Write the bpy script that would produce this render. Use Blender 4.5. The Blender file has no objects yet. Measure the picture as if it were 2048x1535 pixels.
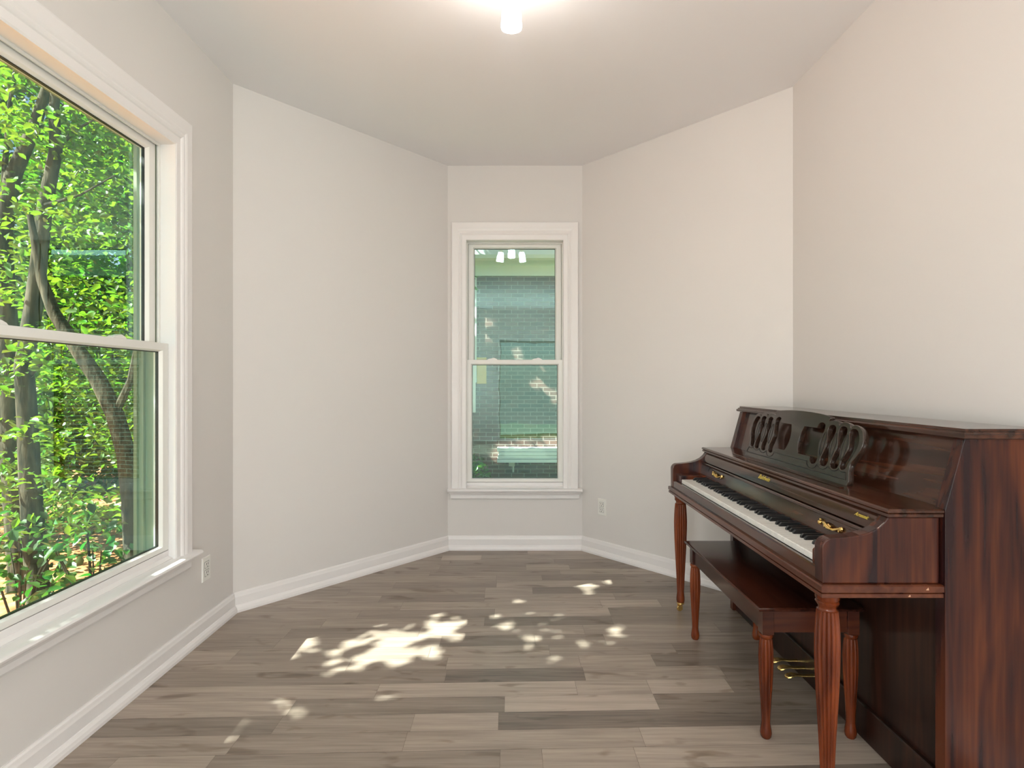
import bpy, bmesh, math, random
import numpy as np
from mathutils import Vector, Matrix
PI = math.pi
C = bpy.context.scene.collection
S = bpy.context.scene

# ------------------------------------------------------------------ camera, sky, sun, exposure
F = 1120.0; CH = 1.186; VX = 1023.0; VY = 766.2
cd = bpy.data.cameras.new('camera'); cam = bpy.data.objects.new('camera', cd); C.objects.link(cam)
cam.location = (0, 0, CH); cam.rotation_euler = (PI/2, 0, 0)
cd.sensor_width = 36; cd.lens = F/2048*36
cd.shift_x = (1024-VX)/2048; cd.shift_y = -(767.5-VY)/2048
cd.clip_start = 0.05; cd.clip_end = 200
S.camera = cam
S.view_settings.view_transform = 'Standard'; S.view_settings.look = 'None'
S.view_settings.gamma = 1; S.view_settings.use_curve_mapping = False
S.view_settings.exposure = 0.0
W = bpy.data.worlds.new('world'); S.world = W; W.use_nodes = True
nt = W.node_tree; nt.nodes.clear()
sky = nt.nodes.new('ShaderNodeTexSky'); sky.sky_type = 'NISHITA'; sky.sun_disc = False
sky.sun_elevation = math.radians(42); sky.sun_rotation = math.radians(243)
bg = nt.nodes.new('ShaderNodeBackground'); bg.inputs[1].default_value = 0.21
wo = nt.nodes.new('ShaderNodeOutputWorld')
nt.links.new(sky.outputs[0], bg.inputs[0]); nt.links.new(bg.outputs[0], wo.inputs[0])
SUN = Vector((1, .5, -1)).normalized()
sl = bpy.data.lights.new('sun', 'SUN'); sl.energy = 29; sl.angle = math.radians(0.35); sl.color = (1, .98, .95)
so = bpy.data.objects.new('sun', sl); C.objects.link(so)
so.rotation_euler = SUN.to_track_quat('-Z', 'Y').to_euler(); so.location = (-6, -1, 8)

def area(name, loc, d, sx, sy, e, col):
    l = bpy.data.lights.new(name, 'AREA'); l.shape = 'RECTANGLE'; l.size = sx; l.size_y = sy
    l.energy = e; l.color = col
    o = bpy.data.objects.new(name, l); C.objects.link(o); o.location = loc
    o.rotation_euler = Vector(d).to_track_quat('-Z', 'Y').to_euler(); return o
# daylight behind the glazed door; two fill lamps added at unseen side windows
area('daylight_rear_door', (.57, -3.60, 1.08), (0, 1, .0), 1.6, 1.9, 20, (.95, .97, 1))
area('fill_rear_left', (-1.62, -2.38, 1.35), (1, 0.25, .30), 1.3, 1.6, 190, (.95, .925, .975))
area('fill_rear_right', (1.65, -2.38, 1.35), (-1, 0.25, .30), 1.3, 1.6, 184, (.95, .925, .975))

# ------------------------------------------------------------------ materials
def lin(c):
    return tuple(((v/255)/12.92 if v/255 <= .04045 else ((v/255+.055)/1.055)**2.4) for v in c)
def mat(name, col, rough=.5, metal=0., spec=.5, coat=0.):
    m = bpy.data.materials.new(name); m.use_nodes = True
    b = m.node_tree.nodes['Principled BSDF']
    b.inputs['Base Color'].default_value = (*col, 1); b.inputs['Roughness'].default_value = rough
    b.inputs['Metallic'].default_value = metal; b.inputs['Specular IOR Level'].default_value = spec
    b.inputs['Coat Weight'].default_value = coat; b.inputs['Coat Roughness'].default_value = .08
    return m
def nodes(m): return m.node_tree.nodes, m.node_tree.links, m.node_tree.nodes['Principled BSDF']
def noise_bump(m, scale, strength, dist=.002, detail=4):
    N, L, b = nodes(m)
    tc = N.new('ShaderNodeTexCoord'); no = N.new('ShaderNodeTexNoise'); bu = N.new('ShaderNodeBump')
    no.inputs['Scale'].default_value = scale; no.inputs['Detail'].default_value = detail
    bu.inputs['Strength'].default_value = strength; bu.inputs['Distance'].default_value = dist
    L.new(tc.outputs['Object'], no.inputs['Vector']); L.new(no.outputs['Fac'], bu.inputs['Height'])
    L.new(bu.outputs[0], b.inputs['Normal'])
def ramp(N, stops):
    r = N.new('ShaderNodeValToRGB'); e = r.color_ramp.elements
    while len(e) < len(stops): e.new(.5)
    for i, (p, c) in enumerate(stops): e[i].position = p; e[i].color = (*c, 1)
    return r
M_wall = mat('wall_paint', (.715, .678, .655), .75, spec=.3); noise_bump(M_wall, 260, .05, .001)
M_ceil = mat('ceiling_paint', (.87, .845, .85), .85, spec=.2)
M_trim = mat('trim_paint', (.82, .785, .775), .32); noise_bump(M_trim, 40, .05, .001)
M_white = mat('white_plastic', (.80, .78, .74), .35)
M_dark = mat('dark_slot', (.02, .02, .02), .5)
M_gasket = mat('black_gasket', (.01, .012, .01), .4)
M_brass = mat('brass', (.85, .60, .22), .22, 1)
M_track = mat('glass_tinted_track', (.16, .20, .12), .6)  # green-grey of shade, reflection and glass tint put into the colour
M_gold = mat('gold_lettering', (.85, .68, .12), .35, .4)

def wood(name, axis, lo, mid, hi, rough=.22, fine=60, coat=.10, big=2.2, spec=.32):
    m = mat(name, mid, rough, coat=coat, spec=spec); N, L, b = nodes(m)
    tc = N.new('ShaderNodeTexCoord'); mp = N.new('ShaderNodeMapping'); mp2 = N.new('ShaderNodeMapping')
    sc = [fine, fine, fine]; sc[axis] = fine*.04; mp.inputs['Scale'].default_value = sc
    s2 = [big*4.5]*3; s2[axis] = big*.55; mp2.inputs['Scale'].default_value = s2
    n1 = N.new('ShaderNodeTexNoise'); n1.inputs['Scale'].default_value = 1; n1.inputs['Detail'].default_value = 6
    n2 = N.new('ShaderNodeTexNoise'); n2.inputs['Scale'].default_value = 1; n2.inputs['Detail'].default_value = 2
    n2.inputs['Distortion'].default_value = 1.5
    L.new(tc.outputs['Object'], mp.inputs[0]); L.new(tc.outputs['Object'], mp2.inputs[0])
    L.new(mp.outputs[0], n1.inputs['Vector']); L.new(mp2.outputs[0], n2.inputs['Vector'])
    mx = N.new('ShaderNodeMath'); mx.operation = 'MULTIPLY_ADD'; mx.inputs[1].default_value = .38
    sb = N.new('ShaderNodeMath'); sb.operation = 'MULTIPLY'; sb.inputs[1].default_value = .68
    L.new(n2.outputs['Fac'], sb.inputs[0]); L.new(n1.outputs['Fac'], mx.inputs[0]); L.new(sb.outputs[0], mx.inputs[2])
    r = ramp(N, [(.40, lo), (.53, mid), (.65, hi)])
    L.new(mx.outputs[0], r.inputs[0]); L.new(r.outputs[0], b.inputs['Base Color'])
    return m
R_lo, R_mid, R_hi = (.017, .0055, .0065), (.056, .0135, .0075), (.105, .026, .010)
M_wz = wood('mahogany_upright_grain', 2, R_lo, R_mid, R_hi, .24)
M_wy = wood('mahogany_long_grain', 1, (.020, .0075, .0045), (.050, .0165, .0085), (.082, .027, .013), .17, coat=.35)
M_wx = wood('mahogany_cross_grain', 0, R_lo, R_mid, R_hi, .25)
M_leg = wood('mahogany_turned', 2, (.065, .012, .004), (.135, .026, .007), (.205, .043, .011), .16, 90, .2, spec=.32)
M_bench = wood('bench_mahogany', 1, (.014, .0045, .0035), (.034, .0095, .0060), (.055, .015, .008), .20)
M_benchx = wood('bench_mahogany_cross', 0, (.030, .0085, .006), (.055, .014, .008), (.080, .021, .010), .25)
M_desk = wood('music_desk_wood', 1, (.030, .016, .011), (.034, .019, .013), (.038, .021, .015), .24, coat=.4, spec=.5)
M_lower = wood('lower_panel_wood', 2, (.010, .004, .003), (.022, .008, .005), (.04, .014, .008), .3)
M_rail = wood('mahogany_rail', 1, (.058, .0145, .0065), (.082, .021, .009), (.115, .032, .013), .2, spec=.4)
M_line = mat('engraved_line', (.004, .003, .003), .5)
M_wkey = mat('white_key', (.78, .76, .72), .25)
M_bkey = mat('black_key', (.010, .010, .011), .3)
M_chip = mat('bare_wood_chip', (.55, .30, .18), .7)

def glass_mat():
    m = bpy.data.materials.new('window_glass'); m.use_nodes = True
    N, L = m.node_tree.nodes, m.node_tree.links; N.clear()
    o = N.new('ShaderNodeOutputMaterial'); mx = N.new('ShaderNodeMixShader'); t = N.new('ShaderNodeBsdfTransparent')
    g = N.new('ShaderNodeBsdfGlossy'); f = N.new('ShaderNodeFresnel')
    t.inputs[0].default_value = (.90, .955, .915, 1); g.inputs[0].default_value = (.60, 1, .96, 1); g.inputs['Roughness'].default_value = 0.004
    f.inputs[0].default_value = 1.52
    tc = N.new('ShaderNodeTexCoord'); no = N.new('ShaderNodeTexNoise'); bu = N.new('ShaderNodeBump')
    no.inputs['Scale'].default_value = 3; bu.inputs['Strength'].default_value = .03; bu.inputs['Distance'].default_value = .02
    L.new(tc.outputs['Object'], no.inputs['Vector']); L.new(no.outputs['Fac'], bu.inputs['Height']); L.new(bu.outputs[0], g.inputs['Normal'])
    ge = N.new('ShaderNodeNewGeometry'); iv = N.new('ShaderNodeMath'); iv.operation = 'SUBTRACT'; iv.inputs[0].default_value = 1; L.new(ge.outputs['Backfacing'], iv.inputs[1])
    m1 = N.new('ShaderNodeMath'); m1.operation = 'MULTIPLY'; m1.inputs[1].default_value = 2.6; m1.use_clamp = True; L.new(f.outputs[0], m1.inputs[0])
    m2 = N.new('ShaderNodeMath'); m2.operation = 'MULTIPLY'; L.new(m1.outputs[0], m2.inputs[0]); L.new(iv.outputs[0], m2.inputs[1])
    L.new(m2.outputs[0], mx.inputs[0]); L.new(t.outputs[0], mx.inputs[1]); L.new(g.outputs[0], mx.inputs[2]); L.new(mx.outputs[0], o.inputs[0])
    return m
M_glass = glass_mat()

def floor_mat():
    m = mat('vinyl_plank', (.2, .18, .15), .36, spec=.5); N, L, b = nodes(m)
    at = N.new('ShaderNodeAttribute'); at.attribute_name = 'plank'
    sp = N.new('ShaderNodeSeparateColor'); L.new(at.outputs['Color'], sp.inputs[0])
    tc = N.new('ShaderNodeTexCoord')
    off = N.new('ShaderNodeCombineXYZ'); ml = N.new('ShaderNodeMath'); ml.operation = 'MULTIPLY'; ml.inputs[1].default_value = 37
    L.new(sp.outputs[1], ml.inputs[0]); L.new(ml.outputs[0], off.inputs[0]); L.new(ml.outputs[0], off.inputs[2])
    ad = N.new('ShaderNodeVectorMath'); ad.operation = 'ADD'; L.new(tc.outputs['Object'], ad.inputs[0]); L.new(off.outputs[0], ad.inputs[1])
    def nz(sc, det, dist):
        mp = N.new('ShaderNodeMapping'); mp.inputs['Scale'].default_value = sc; n = N.new('ShaderNodeTexNoise')
        n.inputs['Scale'].default_value = 1; n.inputs['Detail'].default_value = det; n.inputs['Distortion'].default_value = dist
        L.new(ad.outputs[0], mp.inputs[0]); L.new(mp.outputs[0], n.inputs['Vector']); return n
    n1 = nz((4.5, 90, 1), 6, .4); n2 = nz((1.6, 18, 1), 3, 1.2); n3 = nz((5, 16, 1), 2, .6)
    def mad(a, k, c=None, const=0):
        x = N.new('ShaderNodeMath'); x.operation = 'MULTIPLY_ADD'; L.new(a, x.inputs[0]); x.inputs[1].default_value = k
        if c is not None: L.new(c, x.inputs[2])
        else: x.inputs[2].default_value = const
        return x.outputs[0]
    v = mad(sp.outputs[0], .80, None, -.41); v = mad(n1.outputs['Fac'], .55, v); v = mad(n2.outputs['Fac'], .53, v)
    r = ramp(N, [(.0, (.115, .090, .072)), (.5, (.305, .245, .200)), (1, (.53, .44, .365))])
    L.new(v, r.inputs[0])
    kn = ramp(N, [(.60, (1, 1, 1)), (.68, (.62, .56, .50)), (.76, (.35, .30, .26))]); L.new(n3.outputs['Fac'], kn.inputs[0])
    mc = N.new('ShaderNodeMix'); mc.data_type = 'RGBA'; mc.blend_type = 'MULTIPLY'; mc.inputs[0].default_value = .7
    L.new(r.outputs[0], mc.inputs[6]); L.new(kn.outputs[0], mc.inputs[7]); L.new(mc.outputs[2], b.inputs['Base Color'])
    bu = N.new('ShaderNodeBump'); bu.inputs['Strength'].default_value = .12; bu.inputs['Distance'].default_value = .002
    L.new(n1.outputs['Fac'], bu.inputs['Height']); L.new(bu.outputs[0], b.inputs['Normal'])
    return m
def brick_mat():
    m = mat('brick', (.3, .12, .1), .85, spec=.2); N, L, b = nodes(m)
    tc = N.new('ShaderNodeTexCoord'); mp = N.new('ShaderNodeMapping'); mp.inputs['Rotation'].default_value = (PI/2, 0, 0)
    L.new(tc.outputs['Object'], mp.inputs[0])
    br = N.new('ShaderNodeTexBrick'); br.inputs['Scale'].default_value = 1
    br.inputs['Brick Width'].default_value = .213; br.inputs['Row Height'].default_value = .0685
    br.inputs['Mortar Size'].default_value = .006; br.inputs['Mortar Smooth'].default_value = .2
    br.inputs['Color1'].default_value = (.135, .072, .055, 1); br.inputs['Color2'].default_value = (.080, .047, .038, 1)
    br.inputs['Mortar'].default_value = (.29, .26, .22, 1)
    L.new(mp.outputs[0], br.inputs['Vector']); L.new(br.outputs['Color'], b.inputs['Base Color'])
    bu = N.new('ShaderNodeBump'); bu.inputs['Strength'].default_value = .5; bu.inputs['Distance'].default_value = .01; bu.invert = True
    L.new(br.outputs['Fac'], bu.inputs['Height']); L.new(bu.outputs[0], b.inputs['Normal'])
    return m
def leaf_mat(name, dif, tra, rough=.4):
    m = bpy.data.materials.new(name); m.use_nodes = True
    N, L = m.node_tree.nodes, m.node_tree.links; b = N['Principled BSDF']; o = N['Material Output']
    geo = N.new('ShaderNodeNewGeometry')
    hs = N.new('ShaderNodeHueSaturation'); hs.inputs['Color'].default_value = (*dif, 1)
    hs2 = N.new('ShaderNodeHueSaturation'); hs2.inputs['Color'].default_value = (*tra, 1)
    mr = N.new('ShaderNodeMapRange'); mr.inputs['To Min'].default_value = .55; mr.inputs['To Max'].default_value = 1.5
    mh = N.new('ShaderNodeMapRange'); mh.inputs['To Min'].default_value = .465; mh.inputs['To Max'].default_value = .53
    L.new(geo.outputs['Random Per Island'], mr.inputs[0]); L.new(geo.outputs['Random Per Island'], mh.inputs[0])
    for h in (hs, hs2): L.new(mr.outputs[0], h.inputs['Value']); L.new(mh.outputs[0], h.inputs['Hue'])
    b.inputs['Roughness'].default_value = rough; L.new(hs.outputs[0], b.inputs['Base Color'])
    t = N.new('ShaderNodeBsdfTranslucent'); L.new(hs2.outputs[0], t.inputs[0])
    a = N.new('ShaderNodeAddShader'); L.new(b.outputs[0], a.inputs[0]); L.new(t.outputs[0], a.inputs[1]); L.new(a.outputs[0], o.inputs[0])
    return m
def ground_mat():
    m = mat('mulch_ground', (.3, .15, .08), .9, spec=.1); N, L, b = nodes(m)
    tc = N.new('ShaderNodeTexCoord'); n = N.new('ShaderNodeTexNoise'); n.inputs['Scale'].default_value = 5; n.inputs['Detail'].default_value = 8
    L.new(tc.outputs['Object'], n.inputs['Vector'])
    r = ramp(N, [(.35, (.20, .10, .04)), (.5, (.62, .23, .10)), (.66, (.70, .42, .20))]); L.new(n.outputs['Fac'], r.inputs[0])
    r2 = ramp(N, [(.35, (.07, .11, .035)), (.6, (.17, .23, .08)), (.8, (.26, .27, .15))]); L.new(n.outputs['Fac'], r2.inputs[0])
    sx = N.new('ShaderNodeSeparateXYZ'); L.new(tc.outputs['Object'], sx.inputs[0])
    mr = N.new('ShaderNodeMapRange'); mr.inputs['From Min'].default_value = -2.9; mr.inputs['From Max'].default_value = -2.3; L.new(sx.outputs[0], mr.inputs[0])
    mi = N.new('ShaderNodeMix'); mi.data_type = 'RGBA'; L.new(mr.outputs[0], mi.inputs[0]); L.new(r.outputs[0], mi.inputs[6]); L.new(r2.outputs[0], mi.inputs[7]); L.new(mi.outputs[2], b.inputs['Base Color'])
    return m
def bark_mat():
    m = mat('bark', (.08, .07, .05), .9, spec=.1); N, L, b = nodes(m)
    tc = N.new('ShaderNodeTexCoord'); mp = N.new('ShaderNodeMapping'); mp.inputs['Scale'].default_value = (22, 22, 5)
    n = N.new('ShaderNodeTexNoise'); n.inputs['Detail'].default_value = 6; n.inputs['Scale'].default_value = 1
    L.new(tc.outputs['Object'], mp.inputs[0]); L.new(mp.outputs[0], n.inputs['Vector'])
    r = ramp(N, [(.35, (.020, .020, .013)), (.65, (.105, .095, .065))]); L.new(n.outputs['Fac'], r.inputs[0]); L.new(r.outputs[0], b.inputs['Base Color'])
    bu = N.new('ShaderNodeBump'); bu.inputs['Strength'].default_value = .7; bu.inputs['Distance'].default_value = .02
    L.new(n.outputs['Fac'], bu.inputs['Height']); L.new(bu.outputs[0], b.inputs['Normal'])
    return m
M_floor = floor_mat(); M_brick = brick_mat(); M_ground = ground_mat(); M_bark = bark_mat()
M_leaf = leaf_mat('leaf_mid_green', (.030, .080, .008), (.048, .120, .005))
M_leaf2 = leaf_mat('leaf_lime_green', (.040, .095, .009), (.092, .180, .007))
M_leaf3 = leaf_mat('leaf_dark_green', (.022, .075, .012), (.02, .075, .006))
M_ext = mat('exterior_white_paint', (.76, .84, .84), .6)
M_yellow = mat('yellow_paint', (.60, .42, .06), .6)
M_grey = mat('grey_box_paint', (.5, .5, .48), .5)
def emis(name, col, s):
    m = mat(name, col, .3); b = m.node_tree.nodes['Principled BSDF']
    b.inputs['Emission Color'].default_value = (*col, 1); b.inputs['Emission Strength'].default_value = s; return m
M_shade = emis('lit_frosted_glass', (1, .96, .90), 25)

# ------------------------------------------------------------------ mesh helpers
def tag(o, label=None, cat=None, group=None, kind=None):
    for k, v in (('label', label), ('category', cat), ('group', group), ('kind', kind)):
        if v: o[k] = v
    return o
class MB:
    def __init__(s): s.v = []; s.f = []
    def add(s, v, f):
        n = len(s.v); s.v += [tuple(p) for p in v]; s.f += [tuple(i+n for i in q) for q in f]; return s
    def box(s, a, b):
        x0, y0, z0 = a; x1, y1, z1 = b
        return s.add([(x, y, z) for z in (z0, z1) for x, y in ((x0, y0), (x1, y0), (x1, y1), (x0, y1))],
                     [(0, 3, 2, 1), (4, 5, 6, 7), (0, 1, 5, 4), (1, 2, 6, 5), (2, 3, 7, 6), (3, 0, 4, 7)])
    def prism(s, poly, y0, y1, plane='xz'):
        n = len(poly)
        P = (lambda a, b, t: (a, t, b)) if plane == 'xz' else ((lambda a, b, t: (t, a, b)) if plane == 'yz' else (lambda a, b, t: (a, b, t)))
        v = [P(a, b, y0) for a, b in poly] + [P(a, b, y1) for a, b in poly]
        return s.add(v, [tuple(range(n)), tuple(range(2*n-1, n-1, -1))] + [(i, i+n, (i+1) % n+n, (i+1) % n) for i in range(n)])
    def lathe(s, prof, c=(0, 0, 0), n=32, mod=None, axis=None):
        v = []; R = Vector((0, 0, 1)).rotation_difference(Vector(axis)).to_matrix() if axis else None
        for r, z in prof:
            for k in range(n):
                a = 2*PI*k/n; rr = r*(mod(a, z) if mod else 1)
                p = Vector((rr*math.cos(a), rr*math.sin(a), z))
                if R: p = R @ p
                v.append((p.x+c[0], p.y+c[1], p.z+c[2]))
        f = []
        for i in range(len(prof)-1):
            for k in range(n):
                k2 = (k+1) % n; f.append((i*n+k, i*n+k2, (i+1)*n+k2, (i+1)*n+k))
        f.append(tuple(range(n-1, -1, -1))); m = (len(prof)-1)*n; f.append(tuple(m+k for k in range(n)))
        return s.add(v, f)
    def tube(s, pts, rad, n=10):
        pts = [Vector(p) for p in pts]; v = []; up = Vector((0.13, 0.31, .94)); prev = None
        for i, p in enumerate(pts):
            d = (pts[min(i+1, len(pts)-1)]-pts[max(i-1, 0)]).normalized()
            a = (prev - d*prev.dot(d)).normalized() if prev else d.cross(Vector((1, .2, .1))).normalized()
            prev = a; b = d.cross(a); r = rad[i] if isinstance(rad, (list, tuple)) else rad
            for k in range(n):
                t = 2*PI*k/n; q = p + a*r*math.cos(t) + b*r*math.sin(t); v.append(tuple(q))
        f = [(i*n+k, i*n+(k+1) % n, (i+1)*n+(k+1) % n, (i+1)*n+k) for i in range(len(pts)-1) for k in range(n)]
        f.append(tuple(range(n-1, -1, -1))); m = (len(pts)-1)*n; f.append(tuple(m+k for k in range(n)))
        return s.add(v, f)
    def build(s, name, m, parent=None, smooth=False, bevel=0, fix=True):
        me = bpy.data.meshes.new(name); base = wloc(parent) if parent else Vector((0, 0, 0))
        me.from_pydata([(x-base.x, y-base.y, z-base.z) for x, y, z in s.v], [], s.f)
        if fix:
            bm = bmesh.new(); bm.from_mesh(me); bmesh.ops.recalc_face_normals(bm, faces=bm.faces); bm.to_mesh(me); bm.free()
        if m: me.materials.append(m)
        o = bpy.data.objects.new(name, me); C.objects.link(o)
        if parent: o.parent = parent
        if smooth:
            for p in me.polygons: p.use_smooth = True
            try: me.set_sharp_from_angle(angle=math.radians(38))
            except Exception: pass
        if bevel:
            b = o.modifiers.new('bevel', 'BEVEL'); b.width = bevel; b.segments = 2; b.limit_method = 'ANGLE'; b.angle_limit = math.radians(35)
        return o
def wloc(o):
    p = Vector(o.location)
    while o.parent: o = o.parent; p = p + Vector(o.location)
    return p
def empty(name, loc, label=None, cat=None, group=None, kind=None):
    o = bpy.data.objects.new(name, None); C.objects.link(o); o.location = loc; o.empty_display_size = .1
    return tag(o, label, cat, group, kind)
def px(x, y, Y): return Vector(((x-VX)*Y/F, Y, CH-(y-VY)*Y/F))

# ------------------------------------------------------------------ room shell
H = 2.74; TH = .15
P = [(-1.445, -3.4), (1.475, -3.4), (1.475, 2.935), (.505, 4.0), (-.455, 4.0), (-1.445, 2.905)]
def offset_poly(poly, d):                       # positive d goes into the room (poly is counter-clockwise)
    out = []; n = len(poly)
    for i in range(n):
        p0, p1, p2 = Vector(poly[i-1]), Vector(poly[i]), Vector(poly[(i+1) % n])
        a = (p1-p0).normalized(); b = (p2-p1).normalized()
        na = Vector((-a.y, a.x)); nb = Vector((-b.y, b.x)); h = (na+nb).normalized()
        out.append(tuple(p1 + h*(d/h.dot(na))))
    return out
OUT = offset_poly(P, -TH)
def wall(name, i, holes=()):                    # holes: (u0, u1, z0, z1) along the wall from P[i]
    A, B = Vector(P[i]), Vector(P[(i+1) % 6]); A2, B2 = Vector(OUT[i]), Vector(OUT[(i+1) % 6])
    d = (B-A); L = d.length; d.normalize(); n = Vector((d.y, -d.x))
    def pts(u):
        if u <= 0: return A, A2
        if u >= L: return B, B2
        return A+d*u, A+d*u+n*TH
    m = MB(); us = [0]
    for h in sorted(holes): us += [h[0], h[1]]
    us.append(L)
    def seg(ua, ub, z0, z1):
        a, a2 = pts(ua); b, b2 = pts(ub)
        m.prism([tuple(a), tuple(b), tuple(b2), tuple(a2)], z0, z1, 'xy')
    for k in range(len(us)-1):
        if k % 2 == 0: seg(us[k], us[k+1], 0, H)
        else:
            h = sorted(holes)[k//2]
            if h[2] > 0: seg(us[k], us[k+1], 0, h[2])
            seg(us[k], us[k+1], h[3], H)
    return tag(m.build(name, M_wall), kind='structure')
ZS, ZH = .440, 2.205                            # window opening, sill and head
WY0, WY1 = 1.30, 2.39; BX0, BX1 = -.325, .373; RY0, RY1 = -3.05, -1.70
J = .018
wall('wall_rear', 0, [(1.145, 2.865, 0, 2.12)])
wall('wall_right', 1, [(3.4+RY0-J, 3.4+RY1+J, ZS-J, ZH+J)])
wall('wall_back_right', 2)
wall('wall_back', 3, [(.505-BX1-J, .505-BX0+J, ZS-J, ZH+J)])
wall('wall_back_left', 4)
wall('wall_left', 5, [(2.905-WY1-J, 2.905-WY0+J, ZS-J, ZH+J), (2.905-RY1-J, 2.905-RY0+J, ZS-J, ZH+J)])
tag(MB().prism(OUT, H, H+.2, 'xy').build('ceiling', M_ceil), kind='structure')

BBP = [(0, .100), (.006, .100), (.010, .094), (.012, .084), (.0145, .076), (.0145, .036), (.018, .034), (.025, .024), (.029, .012), (.029, 0.0), (0, 0.0)]
def baseboard(name, i, u0=None, u1=None):
    m = MB(); va, vb = [], []
    A, B = Vector(P[i]), Vector(P[(i+1) % 6]); d = (B-A).normalized(); nn = Vector((-d.y, d.x))
    for o, z in BBP:
        q = offset_poly(P, o)
        a = Vector(q[i]) if u0 is None else A+d*u0+nn*o
        b = Vector(q[(i+1) % 6]) if u1 is None else A+d*u1+nn*o
        va.append((a.x, a.y, z)); vb.append((b.x, b.y, z))
    n = len(BBP)
    m.add(va+vb, [tuple(range(n)), tuple(range(2*n-1, n-1, -1))]+[(k, (k+1) % n, (k+1) % n+n, k+n) for k in range(n)])
    return tag(m.build(name, M_trim), kind='structure')
baseboard('baseboard_right', 1); baseboard('baseboard_back_right', 2); baseboard('baseboard_back', 3)
baseboard('baseboard_back_left', 4); baseboard('baseboard_left', 5)
baseboard('baseboard_rear', 0, None, 1.14)

# floor of planks: rows run left to right, tone per plank read off the photograph (0 dark .. 1 light)
rows = {-1: [(233, .40), (424, .62), (1000, .36), (1085, .5), (1275, .62), (9999, .7)],
 0: [(475, .55), (811, .42), (1286, .58), (9999, .72)],
 1: [(560, .22), (826, .45), (997, .62), (9999, .12)],
 2: [(588, .68), (1009, .26), (1315, .85), (9999, .28)],
 3: [(756, .60), (1153, .78), (1300, .68), (1464, .80), (9999, .35)],
 4: [(892, .38), (1169, .10), (1450, .58), (9999, .32)],
 5: [(700, .50), (894, .42), (1160, .62), (1309, .66), (9999, .15)],
 6: [(479, .60), (860, .42), (1099, .58), (1352, .45), (9999, .25)],
 7: [(560, .40), (882, .52), (1070, .18), (1210, .38), (9999, .55)],
 8: [(581, .48), (840, .33), (1168, .60), (1440, .55), (9999, .4)],
 9: [(650, .45), (969, .52), (1225, .14), (9999, .36)],
 10: [(720, .58), (989, .33), (1220, .76), (9999, .32)],
 11: [(804, .52), (1203, .66), (1322, .80), (9999, .45)],
 12: [(762, .52), (969, .34), (1230, .60), (9999, .45)],
 13: [(700, .36), (970, .44), (1065, .62), (1400, .14), (9999, .3)],
 14: [(790, .44), (993, .34), (1210, .66), (9999, .4)],
 15: [(993, .56), (1084, .48), (1250, .20), (9999, .38)],
 16: [(861, .46), (1120, .40), (9999, .56)],
 17: [(880, .54), (1052, .38), (1139, .62), (9999, .25)],
 18: [(900, .50), (1109, .38), (9999, .28)],
 19: [(884, .50), (963, .80), (9999, .50)],
 20: [(1055, .34), (9999, .62)], 21: [(980, .5), (9999, .42)]}
def clip(poly, a, b):
    out = []
    def side(p): return (b[0]-a[0])*(p[1]-a[1])-(b[1]-a[1])*(p[0]-a[0])
    for i in range(len(poly)):
        p, q = poly[i], poly[(i+1) % len(poly)]; sp, sq = side(p), side(q)
        if sp >= 0: out.append(p)
        if (sp >= 0) != (sq >= 0):
            t = sp/(sp-sq); out.append((p[0]+t*(q[0]-p[0]), p[1]+t*(q[1]-p[1])))
    return out
def make_floor():
    rnd = random.Random(4); m = MB(); cols = []; SL = .030; lim = offset_poly(P, -.14)
    for k in range(-53, 24):
        y0 = 1.8155+.1029*k; ym = y0+.0515
        if k in rows:
            br = [((x-VX)*ym/F, t) for x, t in rows[k]]; br[-1] = (9, br[-1][1])
        else:
            br = []; x = -1.7-rnd.random()*.6
            while x < 1.8: x += .5+rnd.random()*.8; br.append((x, rnd.choice([.15, .3, .4, .5, .6, .7])))
        xa = -9
        for xb, t in br:
            a, b = max(xa, -2), min(xb, 2)
            if b > a:
                g = .0006
                q = [(a+g, y0+SL*a+g), (b-g, y0+SL*b+g), (b-g, y0+.1029+SL*b-g), (a+g, y0+.1029+SL*a-g)]
                for i in range(6): q = clip(q, lim[i], lim[(i+1) % 6]) if len(q) > 2 else []
                if len(q) > 2:
                    m.add([(x, y, 0) for x, y in q], [tuple(range(len(q)))]); cols.append((t, rnd.random(), len(q)))
            xa = xb
    nplank = len(m.f)
    m.prism(lim, -.2, -.0012, 'xy')
    o = m.build('floor', M_floor, fix=False); me = o.data
    ca = me.color_attributes.new('plank', 'FLOAT_COLOR', 'CORNER'); k = 0
    for fi, p in enumerate(me.polygons):
        c = (cols[fi][0], cols[fi][1], 0, 1) if fi < nplank else (0, .5, 0, 1)
        for li in p.loop_indices: ca.data[li].color = c
    return tag(o, kind='structure')
make_floor()

# ------------------------------------------------------------------ windows
def ring(m, Mf, ob, ib, prof):
    # prof: (t, d) t=0 outer rectangle .. 1 inner rectangle; d distance into the room
    cs = []
    for t, d in prof:
        u0 = ob[0]+(ib[0]-ob[0])*t; u1 = ob[1]+(ib[1]-ob[1])*t; z0 = ob[2]+(ib[2]-ob[2])*t; z1 = ob[3]+(ib[3]-ob[3])*t
        cs.append([Mf(u0, d, z0), Mf(u1, d, z0), Mf(u1, d, z1), Mf(u0, d, z1)])
    n = len(prof); v = [p for c in cs for p in c]
    f = [(a*4+k, ((a+1) % n)*4+k, ((a+1) % n)*4+(k+1) % 4, a*4+(k+1) % 4) for a in range(n) for k in range(4)]
    m.add(v, f)
CAS = [(0.0, .0), (0.0, .013), (.006, .016), (.030, .017), (.034, .021), (.042, .025), (.050, .023), (.056, .026), (.064, .028), (.098, .028), (.104, .026), (.107, .020), (.107, .0)]
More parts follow.
